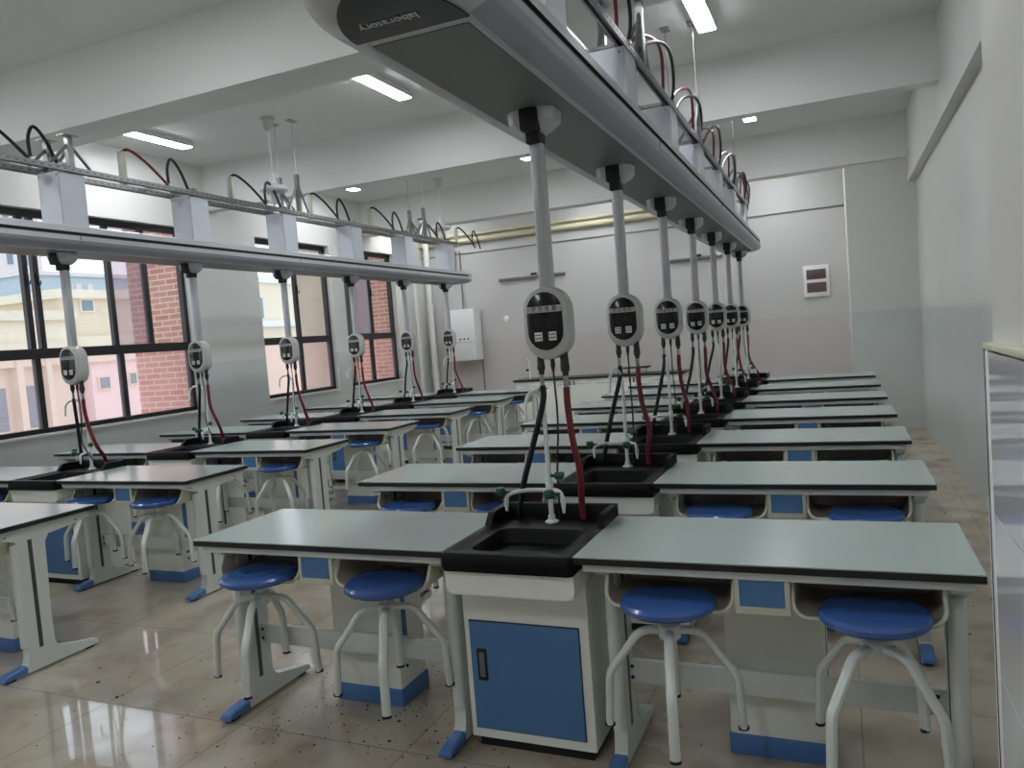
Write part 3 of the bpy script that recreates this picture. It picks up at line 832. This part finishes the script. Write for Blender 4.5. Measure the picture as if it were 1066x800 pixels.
def fan():
    root = empty('ceiling_fan')
    MB().lathe([(0, 0), (.075, 0), (.075, -.015), (.052, -.03), (.05, -.10), (.035, -.125), (0, -.13)], 'pod', (0, 0, 0), 20).build('canopy', root)
    MB().tube([(0, 0, -.1), (0, 0, -.60)], .007, 'white', 10).build('down_rod', root)
    MB().lathe([(.0, -.56), (.035, -.56), (.035, -.66), (.045, -.67), (.12, -.69), (.14, -.71), (.14, -.73), (.12, -.75), (.05, -.765), (.045, -.80), (.06, -.84), (.055, -.86), (0, -.865)], 'white', (0, 0, 0), 24).build('motor', root)
    return root
fan0 = fan()
for (x, y, lb) in ((-5.24, 6.4, 'white ceiling fan motor on a rod, without blades, nearer of the two'), (-5.35, 10.2, 'white ceiling fan motor on a rod, without blades, at the far end')):
    o = inst(fan0); o.location = (x, y, ZC); tag(o, lb, 'ceiling fan', 'ceiling fans without blades')

# ------------------------------------------------------------------ far wall fittings
e = empty('fuse_panel', (-.317, YB, 2.04))
MB().box(-.185, .185, -.035, 0, -.24, .24, 'white', .006).build('cover', e)
for z in (-.1, .1): MB().box(-.14, .14, -.042, -.034, z - .075, z + .075, 'burg', .003).build('breaker_window', e)
tag(e, 'white framed fuse panel with two dark windows on the far wall', 'fuse panel')
e = empty('wall_cabinet', (-6.28, YB, 1.18))
MB().box(-.36, .22, -.30, 0, 0, .93, 'white', .01).build('casing', e)
MB().box(-.358, .219, -.304, -.299, .33, .335, 'steel').build('door_gap', e)
k = MB()
for x in (-.08, 0, .08): k.lathe([(.016, 0), (.016, -.01), (0, -.012)], 'ink', (x, -.30, .39), 10, 'y')
k.build('lock', e)
MB().tube([(-.1, -.05, .92), (-.1, -.02, 2.0), (-.18, -.02, 2.02), (-.2, -.02, 1.62)], .012, 'steel', 6).build('feed_conduit', e)
MB().tube([(.2, -.02, .01), (.2, -.02, -1.0)], .012, 'steel', 6).build('drop_conduit', e)
tag(e, 'white wall cabinet with dark locks in the far left corner', 'wall cabinet')
for (x0, x1, lb) in ((-5.62, -4.37, 'dark metal bar on the far wall, left one'), (-2.55, -1.7, 'dark metal bar on the far wall, right one')):
    e = empty('wall_bar', ((x0 + x1) / 2, YB, 2.58)); h = (x1 - x0) / 2
    MB().box(-h, h, -.06, 0, -.02, .025, 'steel', .004).build('bar', e)
    MB().box(.0, .1, -.05, -.01, .025, .065, 'ink', .006).build('bracket', e)
    tag(e, lb, 'wall bar', 'metal bars on the far wall')
tag(MB().lathe([(0, -.012), (.045, -.012), (.055, -.008), (.055, 0)], 'white', (-5.55, YB, 1.88), 20, 'y').build('round_socket'), 'round white socket cover on the far wall', 'socket')
tag(MB().box(XW, cx0, YB - .018, YB, 3.125, 3.145, 'steel', .004).build('wall_conduit'), 'thin grey conduit running across the top of the far wall', 'conduit')
tag(MB().tube([(XW, 12.75, 3.36), (-1.3, 12.75, 3.36)], .05, 'yellow', 12).build('overhead_pipe'), 'thick yellowed pipe high on the far wall', 'pipe', 'pipes on the far wall')
tag(MB().tube([(XW, 12.77, 3.47), (-2.3, 12.77, 3.47), (-2.3, 12.77, ZC)], .03, 'yellow', 12).build('overhead_pipe'), 'thinner yellowed pipe just above the thick one on the far wall', 'pipe', 'pipes on the far wall')
for (x, y, r, lb) in ((-6.98, 12.6, .055, 'thicker white drain pipe in the far left corner'), (-7.08, 12.25, .035, 'thinner white pipe in the far left corner beside the window')):
    e = empty('drain_pipe', (x, y, 0))
    MB().tube([(0, 0, 0), (0, 0, 3.38)], r, 'wall', 14).build('pipe', e)
    for z in (.35, .95, 2.2): MB().lathe([(r * 1.02, z - .07), (r * 1.2, z - .06), (r * 1.2, z + .06), (r * 1.02, z + .07)], 'wall', (0, 0, 0), 14).build('collar', e)
    tag(e, lb, 'pipe', 'white pipes in the corner')

# teacher's demonstration desk
e = empty('demonstration_desk', (-3.65, 11.75, 0))
MB().box(-1.42, 1.42, 0, .62, .785, .815, 'black_edge', .004).build('worktop', e)
b = MB().box(-1.38, 1.38, .04, .6, .06, .785, 'body', .006).build('body', e)
MB().box(-1.36, 1.36, .06, .58, 0, .06, 'rubber').build('plinth', e)
v = MB()
for k in range(60):
    if k % 15 in (13, 14): continue
    v.box(-1.3 + k * .044, -1.285 + k * .044, .036, .041, .70, .715, 'steel')
v.build('vent_holes', e)
v = MB()
for x in (-.45, -.38, .55, .61, .67):
    v.box(x, x + .035, .034, .041, .69, .76, 'steel', .002, 1)
v.build('socket', e)
tag(e, 'long white demonstration desk with black worktop in front of the far wall', 'demonstration desk')
e = empty('raised_tray', (-3.0, 11.95, .815))
MB().box(-.2, .2, -.12, .12, .085, .11, 'black_edge', .004).build('tray', e)
for s in (-1, 1): MB().tube([(s * .15, 0, 0), (s * .15, 0, .088)], .008, 'steel', 8).build('post', e)
tag(e, 'small raised black tray on the demonstration desk', 'tray')
e = empty('desk_tap', (-4.85, 12.0, .815))
MB().tube([(0, 0, 0), (0, 0, .30), (0, -.04, .345), (0, -.09, .33)], .010, 'tap', 8, 3).build('pipe', e)
MB().lathe([(0, -.02), (.02, -.02), (.02, .02), (0, .02)], 'ink', (-.04, 0, .15), 10, 'x').build('knob', e)
tag(e, 'small white tap standing on the left end of the demonstration desk', 'tap')

# ------------------------------------------------------------------ grit and litter on the floor
g = MB(); rnd = random.Random(11)
def chip(x, y, r):
    a = rnd.uniform(0, PI); n = rnd.choice((4, 5, 6)); h = r * rnd.uniform(.15, .5)
    ring = [(x + r * rnd.uniform(.6, 1.1) * math.cos(a + 2 * PI * k / n), y + r * rnd.uniform(.5, 1) * math.sin(a + 2 * PI * k / n), 0.0005) for k in range(n)]
    top = [(x + (p[0] - x) * .7, y + (p[1] - y) * .7, h) for p in ring]
    g.loft([ring, top], 'chip', False)
for k in range(620):
    x = rnd.gauss(-1.9, .55); y = rnd.gauss(2.75, .45)
    if y > 1.8: chip(x, y, rnd.uniform(.002, .007))
for k in range(150): chip(rnd.uniform(-4.2, -1.3), rnd.uniform(2.0, 4.2), rnd.uniform(.002, .007))
for k in range(60): chip(rnd.uniform(.36, .9), rnd.uniform(2.4, 10.5), rnd.uniform(.003, .010))
for (x, y) in ((-3.45, 2.55), (-3.2, 2.45), (-1.75, 2.6), (-1.7, 2.45), (.86, 8.6)):
    chip(x, y, .012)
tag(g.build('floor_grit'), 'dark grit and chips scattered on the floor tiles', 'grit', None, 'stuff')

# ------------------------------------------------------------------ daylight
w = bpy.data.worlds.new('overcast_sky'); SC.world = w; w.use_nodes = True
nt = w.node_tree; bg = nt.nodes['Background']
tc = nt.nodes.new('ShaderNodeTexCoord'); sp = nt.nodes.new('ShaderNodeSeparateXYZ'); rp = nt.nodes.new('ShaderNodeValToRGB')
nt.links.new(tc.outputs['Generated'], sp.inputs[0]); nt.links.new(sp.outputs[2], rp.inputs['Fac'])
rp.color_ramp.elements[0].color = lin((236, 238, 244)) + (1,); rp.color_ramp.elements[1].color = lin((206, 224, 246)) + (1,)
nt.links.new(rp.outputs['Color'], bg.inputs['Color']); bg.inputs['Strength'].default_value = 2.0
for a, b in WINS:
    l = bpy.data.lights.new('window_portal', 'AREA'); l.shape = 'RECTANGLE'; l.size = b - a; l.size_y = HEAD - SILL
    l.cycles.is_portal = True
    o = bpy.data.objects.new('window_portal', l); COL.objects.link(o)
    o.location = (XW - .17, (a + b) / 2, (SILL + HEAD) / 2); o.rotation_euler = (PI / 2, 0, -PI / 2)

# ------------------------------------------------------------------ camera
YAW, PITCH, ROLL, F_PX, HC = -0.4085, -0.0609, -0.0778, 799.8, 1.5419
fwd = Vector((math.sin(YAW) * math.cos(PITCH), math.cos(YAW) * math.cos(PITCH), math.sin(PITCH)))
right0 = Vector((math.cos(YAW), -math.sin(YAW), 0)); up0 = right0.cross(fwd)
c, s = math.cos(ROLL), math.sin(ROLL)
right = right0 * c + up0 * s; up = right0 * -s + up0 * c
cam = bpy.data.cameras.new('camera'); co = bpy.data.objects.new('camera', cam); COL.objects.link(co)
mw = Matrix((right, up, -fwd)).transposed().to_4x4(); mw.translation = Vector((0, 0, HC))
co.matrix_world = mw
cam.sensor_fit = 'HORIZONTAL'; cam.sensor_width = 36.0; cam.lens = F_PX / 1066 * 36.0
cam.clip_start = 0.02; cam.clip_end = 400
SC.camera = co
SC.view_settings.view_transform = 'Standard'; SC.view_settings.look = 'None'
SC.view_settings.gamma = 1.0; SC.view_settings.use_curve_mapping = False
SC.view_settings.exposure = 0.0
try:
    SC.cycles.use_denoising = True; SC.cycles.max_bounces = 10; SC.cycles.diffuse_bounces = 5; SC.cycles.transparent_max_bounces = 16
    SC.cycles.sample_clamp_indirect = 6.0
except Exception: pass
